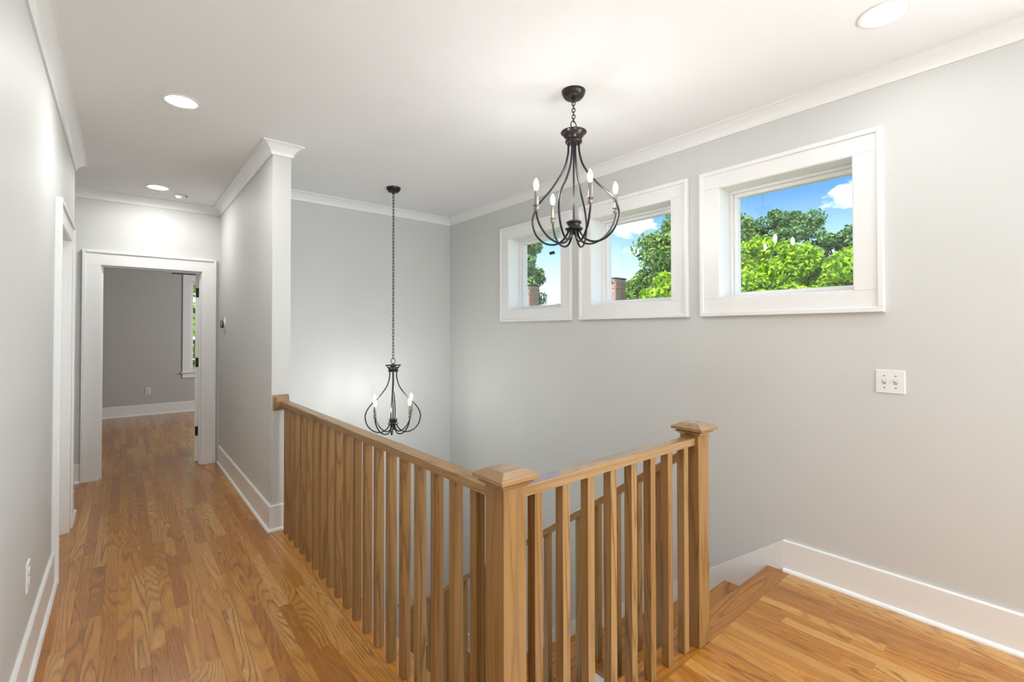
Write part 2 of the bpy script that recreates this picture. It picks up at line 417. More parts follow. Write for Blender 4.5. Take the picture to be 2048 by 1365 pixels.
# nosing boards with rounded edge at the stairwell
def nosing_profile(w, t=0.026):
    return [(0, 0), (w-0.008, 0), (w-0.002, -0.003), (w, -0.010), (w, -0.018), (w-0.004, -t), (0, -t)]
def prism(mb, prof, a, b, fn):
    n = len(prof); vs = [fn(u, v, a) for u, v in prof] + [fn(u, v, b) for u, v in prof]
    fs = [tuple(range(n-1, -1, -1)), tuple(range(n, 2*n))] + [(i, (i+1) % n, n+(i+1) % n, n+i) for i in range(n)]
    return mb.add(vs, fs)
segs = [1.062, 2.36, YC-0.002]
for a, b in zip(segs, segs[1:]):
    prism(MB(), nosing_profile(0.135), a+0.0004, b-0.0004, lambda u, v, t: (NX+0.0004+u, t, v)).build('nosing_board', 'nosing_y', floor)
m = MB(); prism(m, nosing_profile(0.128), 0.985, XW-0.016, lambda u, v, t: (t, NY+0.0004+u, v)); m.build('nosing_board', 'nosing_x', floor)
# white fascia below the nosing
MB().box(0.955, 0.966, 1.165, YC, -0.30, -0.027).build('fascia', 'trim', floor)
MB().box(0.966, XW, 1.165, 1.176, -0.185, -0.027).build('fascia', 'trim', floor)
# bedroom floor
m = MB().box(-1.9, 3.14, YE2-0.06, YF, -0.3, -0.013)
fb = tag(m.build('floor', 'subfloor'), 'oak strip floor of the bedroom beyond the open doorway', 'floor', kind='structure')
lay(NX-33*SW, NX+25*SW, YE2-0.06, YF-0.002, 0.4, 1.1, rng, False, fb)
# lower landing
m = MB().box(0.953, XW, 3.72, YB, LAND-0.2, LAND)
lay_o = tag(m.build('floor', 'tread'), 'dark oak landing at the foot of the stairs', 'floor', kind='structure')

# ================================================================== mouldings
CROWN = [(0.0, -0.078), (0.010, -0.078), (0.012, -0.068), (0.016, -0.056), (0.023, -0.044), (0.032, -0.033), (0.043, -0.023), (0.055, -0.015), (0.064, -0.011), (0.0748, -0.010), (0.0748, 0.0), (0.0, 0.0)]
BASE = [(0.0, 0.0), (0.030, 0.0), (0.030, 0.006), (0.027, 0.013), (0.022, 0.018), (0.0155, 0.020), (0.0155, 0.174), (0.012, 0.1795), (0.0, 0.1795)]
def sweep(path, i, prof, z, cut0=False, cut1=False):
    """segment i of a polyline, profile u to the left of travel, mitred to its neighbours"""
    P = [Vector((*p, 0)) for p in path]
    def nrm(k):
        d = (P[k+1]-P[k]).normalized(); return Vector((-d.y, d.x, 0))
    n = nrm(i)
    def mit(k, other):
        if other is None: return n
        return (n+other)/(1+n.dot(other))
    m0 = mit(i, nrm(i-1) if i > 0 and not cut0 else None); m1 = mit(i+1, nrm(i+1) if i+2 < len(P) and not cut1 else None)
    k = len(prof)
    vs = [tuple(P[i]+m0*u+Vector((0, 0, z+v))) for u, v in prof] + [tuple(P[i+1]+m1*u+Vector((0, 0, z+v))) for u, v in prof]
    fs = [tuple(range(k-1, -1, -1)), tuple(range(k, 2*k))] + [(j, (j+1) % k, k+(j+1) % k, k+j) for j in range(k)]
    return MB().add(vs, fs)
crown_path = [(-1.3, 4.98), (XL, 4.98), (XL, Y0), (XW, Y0), (XW, YB), (XR2, YB), (XR2, YC), (XR, YC), (XR, YE), (-1.3, YE)]
crown_lab = ['short return of white crown moulding round the left wall end', 'white cove crown moulding along the left wall', 'white crown moulding behind the viewer',
             'white cove crown moulding above the three windows', 'white crown moulding on the stairwell back wall', 'white crown moulding on the stairwell side of the partition',
             'short white crown moulding across the partition end', 'white crown moulding along the right hall wall', 'white crown moulding above the end doorway']
for i in range(9):
    tag(sweep(crown_path, i, CROWN, C).build('trim_%d' % (i+1), 'trim'), crown_lab[i], 'crown moulding', kind='structure')
def baseb(name, path, i, label, z=0.0, **kw):
    tag(sweep(path, i, BASE, z, **kw).build(name, 'trim'), label, 'baseboard', kind='structure')
bp_l = [(XL, 3.62), (XL, Y0), (XW, Y0), (XW, 1.095)]
baseb('baseboard_left', bp_l, 0, 'tall white baseboard along the near left wall')
baseb('baseboard_rear', bp_l, 1, 'tall white baseboard behind the viewer')
baseb('baseboard_right', bp_l, 2, 'tall white baseboard at the right along the landing')
bp_h = [(XR2, YC), (XR, YC), (XR, YE), (0.775, YE)]
baseb('baseboard_hall_end', bp_h, 0, 'short white baseboard on the partition end beside the railing')
baseb('baseboard_hall', bp_h, 1, 'white baseboard along the right hall wall')
bp_r = [(-0.275, YE), (-1.3, YE), (-1.3, 4.98), (XL, 4.98), (XL, 4.605)]
baseb('baseboard_end', bp_r, 0, 'short white baseboard left of the end doorway')
baseb('baseboard_recess', bp_r, 1, 'white baseboard inside the recess')
baseb('baseboard_recess_return', bp_r, 2, 'white baseboard on the back of the left wall end')
baseb('baseboard_left_end', bp_r, 3, 'stub of white baseboard past the left doorway')
bp_b = [(3.14, YE2), (3.14, YF), (-1.9, YF), (-1.9, YE2)]
baseb('baseboard_bedroom', bp_b, 1, 'white baseboard on the far bedroom wall')
bp_s = [(XW, 3.72), (XW, YB), (0.953, YB)]
baseb('baseboard_landing_side', bp_s, 0, 'white baseboard beside the lower stair landing', LAND)
baseb('baseboard_landing_back', bp_s, 1, 'white baseboard at the back of the lower stair landing', LAND)

# ================================================================== windows above the stairs
def pic_window(name, y0, y1, label):
    w = empty(name, (XW, (y0+y1)/2, WZ0), label, 'window', kind='structure')
    f = XW-0.020; cw = 0.128; ch = 0.1165
    oy0, oy1, oz0, oz1 = y0-cw, y1+cw, WZ0-ch, WZ1+ch
    e = 0.0006
    for b in ((oy0, oy1, WZ1, oz1), (oy0, oy1, oz0, WZ0), (oy0, y0, WZ0+e, WZ1-e), (y1, oy1, WZ0+e, WZ1-e)):
        MB().box(f, XW, *b).build('casing_board', 'trim', w, bevel=0.001)
    bb = 0.026; g = XW-0.032
    for b in ((oy0, oy1, oz1-bb, oz1), (oy0, oy1, oz0, oz0+bb), (oy0, oy0+bb, oz0+bb, oz1-bb), (oy1-bb, oy1, oz0+bb, oz1-bb)):
        MB().box(g, f+0.001, *b).build('back_band', 'trim', w, bevel=0.003)
    # jamb liner
    j = MB(); t = 0.012
    j.box(f+0.004, XO, y0, y0+0.004, WZ0, WZ1).box(f+0.004, XO, y1-0.004, y1, WZ0, WZ1)
    j.box(f+0.004, XO, y0, y1, WZ0, WZ0+0.004).box(f+0.004, XO, y0, y1, WZ1-0.004, WZ1)
    j.build('jamb_liner', 'trim', w)
    def ring(x0, x1, a, b, nm, bev):
        """square ring whose band runs from inset a to inset b"""
        q = MB()
        q.box(x0, x1, y0+a, y1-a, WZ0+a, WZ0+b).box(x0, x1, y0+a, y1-a, WZ1-b, WZ1-a)
        q.box(x0, x1, y0+a, y0+b, WZ0+b, WZ1-b).box(x0, x1, y1-b, y1-a, WZ0+b, WZ1-b)
        return q.build(nm, 'vinyl', w, bevel=bev)
    ring(3.116, XO, 0.004, 0.020, 'frame', 0.002)
    ring(3.140, 3.195, 0.020, 0.044, 'sash', 0.004)
    MB().box(3.168, 3.172, y0+0.042, y1-0.042, WZ0+0.042, WZ1-0.042).build('glass_pane', 'glass', w)
    return w
pic_window('window_1', *WY[0], 'small white-cased square window nearest the stairwell back wall')
pic_window('window_2', *WY[1], 'middle white-cased square window above the stairs')
pic_window('window_3', *WY[2], 'square white-cased window above the light switch, full of bright foliage')
# dark tag stuck on the pane of window_1
m = MB(); m.add([(3.166, 3.236, 2.170), (3.166, 3.168, 2.176), (3.166, 3.150, 2.146), (3.166, 3.222, 2.142), (3.168, 3.236, 2.170), (3.168, 3.168, 2.176), (3.168, 3.150, 2.146), (3.168, 3.222, 2.142)],
      [(0,1,2,3),(7,6,5,4),(0,4,5,1),(1,5,6,2),(2,6,7,3),(3,7,4,0)])
tag(m.build('window_tag', 'dark'), 'tiny dark slanted tag stuck on the glass of the smallest window', 'tag')

# ------------------------------------------------------------------ bedroom window (double hung)
bw = empty('window_4', ((BW[0]+BW[1])/2, YF, BW[2]), 'tall double-hung bedroom window partly hidden by the open door', 'window', kind='structure')
x0, x1, z0, z1 = BW; y = YF
MB().box(x0-0.118, x0, y-0.02, y, z0, z1+0.115).build('casing_board', 'trim', bw, bevel=0.002)
MB().box(x1, x1+0.118, y-0.02, y, z0, z1+0.115).build('casing_board', 'trim', bw, bevel=0.002)
MB().box(x0, x1, y-0.02, y, z1, z1+0.115).build('casing_board', 'trim', bw, bevel=0.002)
MB().box(x0-0.138, x1+0.138, y-0.05, y+0.10, z0-0.022, z0).build('window_stool', 'trim', bw, bevel=0.003)
MB().box(x0-0.118, x1+0.118, y-0.02, y, z0-0.105, z0-0.022).build('apron', 'trim', bw, bevel=0.002)
zm = 1.505
for nm, a, b, yy in (('sash', z0, zm+0.02, y+0.045), ('sash', zm-0.02, z1, y+0.085)):
    q = MB(); q.box(x0, x0+0.042, yy, yy+0.035, a, b).box(x1-0.042, x1, yy, yy+0.035, a, b)
    q.box(x0+0.042, x1-0.042, yy, yy+0.035, a, a+0.04).box(x0+0.042, x1-0.042, yy, yy+0.035, b-0.04, b)
    s_ = q.build('sash', 'vinyl', bw)
    MB().box(x0+0.040, x1-0.040, yy+0.015, yy+0.019, a+0.038, b-0.038).build('glass_pane', 'glass', s_)

# ------------------------------------------------------------------ added window behind the viewer, unseen, there to carry daylight
rw = empty('added_window_rear', (1.35, Y0, RW[2]), 'added wide window behind the viewer, out of view', 'window', kind='structure')
q = MB(); a, b, c, d = RW; t = 0.05
q.box(a, a+t, Y0-0.1, Y0-0.04, c, d).box(b-t, b, Y0-0.1, Y0-0.04, c, d).box(a, b, Y0-0.1, Y0-0.04, c, c+t).box(a, b, Y0-0.1, Y0-0.04, d-t, d)
q.box(1.325, 1.375, Y0-0.1, Y0-0.04, c, d); q.build('sash', 'vinyl', rw)
MB().box(a+t, b-t, Y0-0.072, Y0-0.068, c+t, d-t).build('glass_pane', 'glass', rw)

sw_ = empty('added_window_side', (XW, -1.25, SWN[2]), 'added side window behind the viewer, out of view, in the long window wall', 'window', kind='structure')  # unseen window added so daylight reaches the left wall
q = MB(); a, b, c, d = SWN
q.box(XW+0.08, XW+0.16, a, a+t, c, d).box(XW+0.08, XW+0.16, b-t, b, c, d).box(XW+0.08, XW+0.16, a, b, c, c+t).box(XW+0.08, XW+0.16, a, b, d-t, d)
q.box(XW+0.08, XW+0.16, -1.275, -1.225, c, d); q.build('sash', 'vinyl', sw_)
MB().box(XW+0.118, XW+0.122, a+t, b-t, c+t, d-t).build('glass_pane', 'glass', sw_)

# ================================================================== doors
def backbanded(d, boards, bands):
    for b in boards: MB().box(*b).build('casing_board', 'trim', d, bevel=0.001)
    for b in bands: MB().box(*b).build('back_band', 'trim', d, bevel=0.003)
# left wall doorway
d1 = empty('door_1', (XL, (LD0+LD1)/2, 0), 'white-cased doorway in the left wall seen edge-on', 'door', kind='structure')
cw, hz = 0.110, 2.042
o0, o1, oz = LD0-cw, LD1+cw, hz+0.118
fx = XL+0.020; gx = XL+0.032; bb = 0.024
backbanded(d1, [(XL, fx, o0, o1, hz, oz), (XL, fx, o0, LD0-0.005, 0, hz), (XL, fx, LD1+0.005, o1, 0, hz)],
           [(XL, gx, o0-0.001, o0+bb, 0, oz), (XL, gx, o1-bb, o1+0.001, 0, oz), (XL, gx, o0+bb, o1-bb, oz-bb, oz+0.001)])
j = MB(); j.box(XL-0.125, XL+0.004, LD0-0.018, LD0, 0, hz).box(XL-0.125, XL+0.004, LD1, LD1+0.018, 0, hz).box(XL-0.125, XL+0.004, LD0, LD1, hz, hz+0.018)
j.build('jamb', 'trim', d1, bevel=0.001)
j = MB(); j.box(XL-0.070, XL-0.036, LD0, LD0+0.012, 0, hz-0.012).box(XL-0.070, XL-0.036, LD1-0.012, LD1, 0, hz-0.012).box(XL-0.070, XL-0.036, LD0, LD1, hz-0.012, hz)
j.build('door_stop', 'trim', d1, bevel=0.001)
MB().box(XL-0.108, XL-0.072, LD0+0.003, LD1-0.003, 0.01, hz-0.003).build('door_leaf', 'trim', d1)
# end doorway
d2 = empty('door_2', ((ED0+ED1)/2, YE, 0), 'white-cased open doorway at the hall end with black-hinged door', 'door', kind='structure')
o0, o1, oz = -0.295, 0.772, 2.180
fy = YE-0.020; gy = YE-0.032
backbanded(d2, [(o0, o1, fy, YE, hz, oz), (o0, ED0-0.005, fy, YE, 0, hz), (ED1+0.005, o1, fy, YE, 0, hz)],
           [(o0-0.001, o0+bb, gy, YE, 0, oz), (o1-bb, o1+0.001, gy, YE, 0, oz), (o0+bb, o1-bb, gy, YE, oz-bb, oz+0.001)])
j = MB(); j.box(ED0-0.018, ED0, YE-0.004, YE2+0.004, 0, hz).box(ED1, ED1+0.018, YE-0.004, YE2+0.004, 0, hz).box(ED0, ED1, YE-0.004, YE2+0.004, hz, hz+0.018)
j.build('jamb', 'trim', d2, bevel=0.001)
j = MB(); j.box(ED0, ED0+0.012, YE+0.035, YE+0.07, 0, hz-0.012).box(ED1-0.012, ED1, YE+0.035, YE+0.07, 0, hz-0.012).box(ED0, ED1, YE+0.035, YE+0.07, hz-0.012, hz)
j.build('door_stop', 'trim', d2, bevel=0.001)
ang = math.radians(-13)      # swung past a right angle into the bedroom
hx, hy = ED1, YE2+0.012
Rd = Matrix.Translation((hx, hy, 0)) @ Matrix.Rotation(ang, 4, 'Z')
dl = MB()
dl.box(-0.038, 0, 0, 0.785, 0.012, 2.036)
me = dl.mesh('door_leaf', 'trim', Rd)
leaf = bpy.data.objects.new('door_leaf', me); COL.objects.link(leaf); put(leaf, d2)
for zc in (1.828, 1.075, 0.335):
    q = MB(); q.box(-0.033, 0.004, -0.003, 0.0, zc-0.050, zc+0.050)
    q.lathe([(0.0065, -0.052), (0.0075, -0.050), (0.0075, 0.050), (0.0065, 0.052)], 10, (0.004, -0.007, zc))
    hme = q.mesh('hinge', 'hinge', Rd)
    h_ = bpy.data.objects.new('hinge', hme); COL.objects.link(h_); put(h_, leaf); lab(h_, 'black hinge')

# ================================================================== stairs
RISE, GO, YN = 0.195, 0.258, 1.190
stair = empty('staircase', (2.45, 1.2, LAND), 'oak staircase with white stringer going down beneath the three windows', 'staircase')
SX0, SX1 = 1.945, XW-0.017
for k in range(1, 11):
    ye = YN+GO*k; ys_ = YN+GO*(k-1)-0.027; z = -RISE*k
    mid = ys_+0.145
    for a, b in ((ys_, mid), (mid, ye)):
        if b == ye:
            prism(MB(), [(a+0.0003, z-0.026), (a+0.0003, z), (b-0.007, z), (b-0.001, z-0.004), (b, z-0.013), (b-0.001, z-0.022), (b-0.006, z-0.026)], SX0, SX1, lambda u, v, t: (t, u, v)).build('tread', 'tread', stair)
        else:
            prism(MB(), [(a, z-0.026), (a, z), (b-0.0003, z), (b-0.0003, z-0.026)], SX0, SX1, lambda u, v, t: (t, u, v)).build('tread', 'tread', stair)
for k in range(1, 12):
    yr = YN+GO*(k-1)-0.027; zt = -RISE*(k-1)-0.027; zb = -RISE*k
    MB().box(SX0+0.025, SX1, yr-0.012, yr-0.0005, zb+0.0005 if k < 11 else LAND, zt).build('riser', 'trim', stair)
q = MB()
for k in range(1, 11):
    ya = YN+GO*(k-1)-0.038; yb = YN+GO*k-0.038; zt = -RISE*k-0.0265
    za = -RISE*(k-1)-0.36; zb = -RISE*k-0.36
    za, zb = max(za, LAND), max(zb, LAND)
    q.add([(1.958, ya, za), (1.958, yb, zb), (1.958, yb, zt), (1.958, ya, zt), (1.972, ya, za), (1.972, yb, zb), (1.972, yb, zt), (1.972, ya, zt)],
          [(0,1,2,3),(7,6,5,4),(0,4,5,1),(1,5,6,2),(2,6,7,3),(3,7,4,0)])
lab(q.build('stringer', 'trim', stair), 'white open stringer')
# wall skirt following the stairs
sl = RISE/GO
def zs(y): return 0.1795 - sl*(y-1.095)
ye = 1.095+(0.1795-LAND-0.1795)/sl
q = prism(MB(), [(1.095, -0.3), (1.095, 0.1795), (ye, LAND+0.1795), (ye, LAND), (1.5, -0.75)], XW-0.0160, XW-0.0006, lambda u, v, t: (t, u, v))
lab(q.build('skirt_board', 'trim', stair, bevel=0.0015), 'white sloping skirt board')

# ================================================================== railings
RW_ = 0.029                  # half width of the rails
def newel(x, y, zf, name_label, ztop=0.987):
    n = empty('newel_post', (x, y, zf), name_label, 'newel post', 'oak newel posts')
    MB().stack(x, y, [(0.0445, zf), (0.0445, ztop-0.050)]).build('post', 'rail_z', n, bevel=0.0015)
    MB().stack(x, y, [(0.0445, ztop-0.052), (0.0475, ztop-0.050), (0.052, ztop-0.0445), (0.0585, ztop-0.042), (0.0605, ztop-0.040), (0.0605, ztop-0.0365), (0.055, ztop-0.034), (0.055, ztop-0.029)]).build('collar_moulding', 'rail_x', n)
    MB().stack(x, y, [(0.0725, ztop-0.029), (0.0735, ztop-0.028), (0.0735, ztop-0.016), (0.040, ztop)]).build('cap', 'rail_x', n, bevel=0.0007)
    return n
newel(0.899, 1.1085, 0.0, 'oak newel post at the railing corner, nearest, chamfered square cap')
newel(2.006, 1.1085, 0.0, 'oak newel post standing at the top of the stairs')
newel(2.000, 3.870, LAND, 'oak newel post at the foot of the stairs, seen between balusters', -1.055)

def baluster_mesh(h, half=0.0175):
    return MB().stack(0, 0, [(half-0.0015, 0), (half, 0.0015), (half, h)])
def bal(parent, x, y, z, h, half=0.0175):
    o = baluster_mesh(h, half).build('baluster', 'rail_z', parent, bevel=0.0012); o.parent = parent
    o.matrix_parent_inverse = Matrix.Translation(parent.location).inverted(); o.location = (x, y, z); return o
# hall run
ZN, ZF = 0.927, 0.909        # rail top near / far
xc = 0.893
hr = empty('stair_railing', (xc, 2.4, 0), 'long oak railing along the hall edge, from corner newel to partition', 'railing', 'oak railings round the stairwell')
a, b = 1.153, YC-0.028
def ztop(y): return ZN+(ZF-ZN)*(y-a)/(b-a)
vs = []
for yy in (a, b):
    zt = ztop(yy)
    vs += [(xc-RW_, yy, zt-0.032), (xc+RW_, yy, zt-0.032), (xc+RW_, yy, zt-0.003), (xc+RW_-0.003, yy, zt), (xc-RW_+0.003, yy, zt), (xc-RW_, yy, zt-0.003)]
q = MB().add(vs, [(5,4,3,2,1,0), (6,7,8,9,10,11)] + [(i, (i+1) % 6, 6+(i+1) % 6, 6+i) for i in range(6)])
q.build('handrail', 'rail_y', hr)
for k in range(19):
    y = 1.243+0.12635*k
    bal(hr, 0.889, y, 0.0, ztop(y)-0.032)
xr_ = 0.868
ro = MB().box(0.818, 0.922, YC-0.015, YC, 0.845, 0.955).build('rosette', 'rail_x', hr, bevel=0.003)
MB().box(0.834, 0.922, YC-0.028, YC-0.015, 0.861, 0.940).build('rosette_block', 'rail_x', ro, bevel=0.002)
# landing run
fr = empty('stair_railing', (1.45, 1.1085, 0), 'short oak railing across the landing between two newels', 'railing', 'oak railings round the stairwell')
q = MB(); zt = 0.926; yc = 1.1085; pr = [(yc-RW_, zt-0.032), (yc+RW_, zt-0.032), (yc+RW_, zt-0.003), (yc+RW_-0.003, zt), (yc-RW_+0.003, zt), (yc-RW_, zt-0.003)]
prism(q, pr, 0.9435, 1.9615, lambda u, v, t: (t, u, v)).build('handrail', 'rail_x', fr)
for k in range(8): bal(fr, 1.0165+0.1258*k, 1.1045, 0.0, zt-0.032)
# stair run
sr = empty('stair_railing', (2.0, 2.5, -1.0), 'oak railing sloping down the open side of the stairs', 'railing', 'oak railings round the stairwell')
def zr(y): return -0.04-0.72*(y-2.4)
a, b = 1.153, 3.826
vs = []
for yy in (a, b):
    zt = zr(yy)
    vs += [(2.0-RW_, yy, zt-0.040), (2.0+RW_, yy, zt-0.040), (2.0+RW_, yy, zt-0.004), (2.0+RW_-0.003, yy, zt), (2.0-RW_+0.003, yy, zt), (2.0-RW_, yy, zt-0.004)]
q = MB().add(vs, [(5,4,3,2,1,0), (6,7,8,9,10,11)] + [(i, (i+1) % 6, 6+(i+1) % 6, 6+i) for i in range(6)])
q.build('handrail', 'rail_y', sr)
for j in range(20):
    y = 1.285+0.129*j
    k = int((y-YN)//GO)+1
    zb = -RISE*k
    if k > 10: zb = LAND
    h0, h1 = zr(y-0.0175)-0.0385-zb, zr(y+0.0175)-0.0385-zb
    hh = 0.0175
    q = MB().add([(-hh,-hh,0),(hh,-hh,0),(hh,hh,0),(-hh,hh,0),(-hh,-hh,h0),(hh,-hh,h0),(hh,hh,h1),(-hh,hh,h1)],
                 [(0,3,2,1),(4,5,6,7),(0,1,5,4),(1,2,6,5),(2,3,7,6),(3,0,4,7)])
    o = q.build('baluster', 'rail_z', sr, bevel=0.0012); o.location = (2.0, y, zb)

# ================================================================== chandeliers
def smooth_curve(pts, n=10):
    """Catmull-Rom through 2-D/3-D points"""
    P = [Vector(p) for p in pts]; out = []
    P = [P[0]*2-P[1]] + P + [P[-1]*2-P[-2]]
    for i in range(1, len(P)-2):
        for k in range(n):
            t = k/n
            out.append(0.5*((2*P[i]) + (P[i+1]-P[i-1])*t + (2*P[i-1]-5*P[i]+4*P[i+1]-P[i+2])*t*t + (3*P[i]-P[i-1]-3*P[i+1]+P[i+2])*t**3))
    out.append(P[-2]); return out
CAGE = [(0.030, -0.058), (0.034, -0.125), (0.060, -0.205), (0.130, -0.300), (0.205, -0.375), (0.242, -0.440), (0.248, -0.490), (0.228, -0.555), (0.180, -0.605), (0.120, -0.622), (0.070, -0.605), (0.040, -0.570), (0.030, -0.545)]
ARM = [(0.020, -0.545), (0.026, -0.585), (0.055, -0.620), (0.100, -0.625), (0.155, -0.600), (0.200, -0.550), (0.222, -0.500), (0.228, -0.462)]
def chandelier(ax, ay, ztop, label, angles, cage0, chain_n):
    ch = empty('chandelier', (ax, ay, C), label, 'chandelier', 'four-light chandeliers')
    MB().lathe([(0.066, C), (0.066, C-0.006), (0.063, C-0.016), (0.055, C-0.031), (0.045, C-0.041), (0.036, C-0.044), (0.010, C-0.045)][::-1], 32, (ax, ay, 0)).build('canopy', 'bronze', ch)
    MB().lathe([(0.006, C-0.064), (0.010, C-0.058), (0.010, C-0.044)], 14, (ax, ay, 0)).build('canopy_loop', 'bronze', ch)
    # body
    MB().lathe([(0.028, -0.066), (0.044, -0.063), (0.047, -0.059), (0.047, -0.051), (0.042, -0.047), (0.042, -0.041), (0.050, -0.031), (0.057, -0.022), (0.057, -0.018), (0.066, -0.012), (0.072, -0.006), (0.072, -0.002), (0.070, 0.0), (0.020, 0.004), (0.008, 0.012)], 36, (ax, ay, ztop)).build('top_cap', 'bronze', ch)
    ringp = [(ax+0.0215*math.cos(t), ay, ztop+0.036+0.0255*math.sin(t)) for t in np.linspace(0, 2*PI, 21)[:-1]]
    MB().tube(ringp, 0.003, 8, True).build('hanging_ring', 'black', ch)
    MB().lathe([(0.0055, -0.52), (0.0055, -0.07)], 12, (ax, ay, ztop)).build('centre_rod', 'black', ch)
    MB().lathe([(0.006, -0.575), (0.011, -0.566), (0.013, -0.556), (0.044, -0.551), (0.049, -0.545), (0.049, -0.540), (0.040, -0.534), (0.034, -0.526), (0.036, -0.516), (0.042, -0.511), (0.042, -0.503), (0.036, -0.498), (0.012, -0.496)], 32, (ax, ay, ztop)).build('hub', 'black', ch)
    def turned(prof, a, off=(0, 0)):
        return [(ax+r*math.cos(a), ay+r*math.sin(a), ztop+z) for r, z in prof]
    for k in range(4):
        a = math.radians(cage0+90*k)
        MB().tube(smooth_curve(turned(CAGE, a), 6), 0.0057, 8).build('cage_arm', 'black', ch)
    for a in angles:
        a = math.radians(a)
        MB().tube(smooth_curve(turned(ARM, a), 6), 0.0057, 8).build('candle_arm', 'black', ch)
        px, py = ax+0.228*math.cos(a), ay+0.228*math.sin(a)
        z = ztop-0.462
        cup = MB().lathe([(0.006, -0.006), (0.010, 0.0), (0.014, 0.008), (0.0145, 0.016), (0.010, 0.022), (0.010, 0.025), (0.018, 0.028), (0.018, 0.031), (0.010, 0.033)], 18, (px, py, z)).build('candle_cup', 'nickel', ch)
        MB().lathe([(0.0105, 0.031), (0.0105, 0.105), (0.0095, 0.108), (0.004, 0.108)], 16, (px, py, z)).build('candle_sleeve', 'nickel', cup)
        MB().lathe([(0.006, 0.108), (0.0085, 0.114), (0.0128, 0.126), (0.0140, 0.138), (0.0125, 0.152), (0.0085, 0.164), (0.0040, 0.172), (0.0010, 0.176)], 12, (px, py, z)).build('bulb', 'bulb', cup)
    # chain of oval links, alternately turned
    z0, z1 = ztop+0.057, C-0.060
    n = chain_n; pitch = (z1-z0)/n
    hh = pitch/2+0.0034
    base = [(0.0092*math.cos(t), 0, hh*math.sin(t)) for t in np.linspace(0, 2*PI, 17)[:-1]]
    links = [MB().tube(base, 0.0026, 6, True).mesh('chain_link', 'black'), MB().tube([(0, p[0], p[2]) for p in base], 0.0026, 6, True).mesh('chain_link', 'black')]
    for k in range(n):
        o = bpy.data.objects.new('chain_link', links[k % 2]); COL.objects.link(o)
        o.parent = ch; o.matrix_parent_inverse = Matrix.Translation(ch.location).inverted()
        o.location = (ax, ay, z0+pitch*(k+0.5)); o.rotation_euler.z = math.radians(35+random.uniform(-12, 12))
    return ch
chandelier(1.924, 1.768, 2.515, 'black four-candle chandelier on a short chain before the windows', (161, 76, -45, -116), 25, 6)
chandelier(1.928, 4.032, 1.096, 'black four-candle chandelier hanging low on a long chain in the stairwell', (112, 16, -76, -158), 60, 52)

# ================================================================== ceiling fittings
def downlight(x, y, label, mat='lens'):
    d = empty('recessed_light', (x, y, C), label, 'ceiling light', 'recessed ceiling lights')
    q = MB(); n = 40
    prof = [(0.070, -0.001), (0.074, -0.0035), (0.090, -0.0045), (0.0945, -0.003), (0.0945, 0.0)]
    vs = []; fs = []
    for r, z in prof:
        for k in range(n): t = 2*PI*k/n; vs.append((x+r*math.cos(t), y+r*math.sin(t), C+z))
    for i in range(len(prof)-1):
        for k in range(n): fs.append((i*n+k, i*n+(k+1) % n, (i+1)*n+(k+1) % n, (i+1)*n+k))
    q.add(vs, fs, True).build('trim_ring', 'plastic', d)
    MB().lathe([(0.066, -0.0022), (0.070, -0.0018), (0.070, -0.0004)], n, (x, y, C)).build('lens', mat, d)
    return d
downlight(0.254, 3.303, 'round white recessed light over the hall floor, left of the partition end', 'lens_hall')
downlight(0.243, 5.411, 'round white recessed light close to the hall end doorway', 'lens_hall')
downlight(2.465, 0.493, 'round white recessed light over the upper landing')
downlight(0.250, 0.600, 'added round white recessed light directly over the viewer, out of view', 'lens')  # extra lamp above the frame, added for more light
downlight(1.35, -1.2, 'added round white recessed light behind the viewer, out of view')  # unseen lamp added to brighten the near end
sd_ = empty('smoke_detector', (0.433, 5.598, C), 'small domed white detector beside the far recessed light', 'detector')
MB().lathe([(0.052, -0.002), (0.054, 0.0)], 28, (0.433, 5.598, C)).build('base_plate', 'dark', sd_)
MB().lathe([(0.004, -0.034), (0.022, -0.032), (0.032, -0.026), (0.044, -0.012), (0.048, -0.0022)], 28, (0.425, 5.590, C)).build('dome', 'plastic', sd_)

# ================================================================== wall fittings
def fitting(name, label, cat, parts, xf, group=None, mat_plate='plastic'):
    """parts in a local frame: u right, v up, w out of the wall"""
    e = empty(name, xf @ Vector((0, 0, 0)), label, cat, group)
    for nm, mb, mt in parts:
        me = mb.mesh(nm, mt, xf); o = bpy.data.objects.new(nm, me); COL.objects.link(o); put(o, e)
    return e
def frame_at(p, u, w):
    u = Vector(u); w = Vector(w); v = w.cross(u)
    return Matrix(((u.x, v.x, w.x, p[0]), (u.y, v.y, w.y, p[1]), (u.z, v.z, w.z, p[2]), (0, 0, 0, 1)))
def plate(wd, ht, t=0.006):
    return MB().frustum(-wd/2, wd/2, -ht/2, ht/2, 0, t, 0.003)
def screw(u, v, w): return MB().lathe([(0.0034, 0), (0.0034, 0.0012), (0.002, 0.0016)], 12, (u, v, w))
sw = [('plate', plate(0.120, 0.119), 'plastic')]
for u in (-0.023, 0.023):
    q = MB().box(u-0.0075, u+0.0075, -0.0135, 0.0135, 0.0055, 0.0066); sw.append(('slot', q, 'slot'))
    q = MB().add([(u-0.0048, -0.008, 0.006), (u+0.0048, -0.008, 0.006), (u+0.0048, 0.010, 0.006), (u-0.0048, 0.010, 0.006),
                  (u-0.0042, 0.006, 0.019), (u+0.0042, 0.006, 0.019), (u+0.0042, 0.013, 0.017), (u-0.0042, 0.013, 0.017)],
                 [(0,3,2,1),(4,5,6,7),(0,1,5,4),(1,2,6,5),(2,3,7,6),(3,0,4,7)]); sw.append(('toggle', q, 'plastic'))
    sw.append(('screw', screw(u, 0.030, 0.0058), 'steel')); sw.append(('screw', screw(u, -0.030, 0.0058), 'steel'))
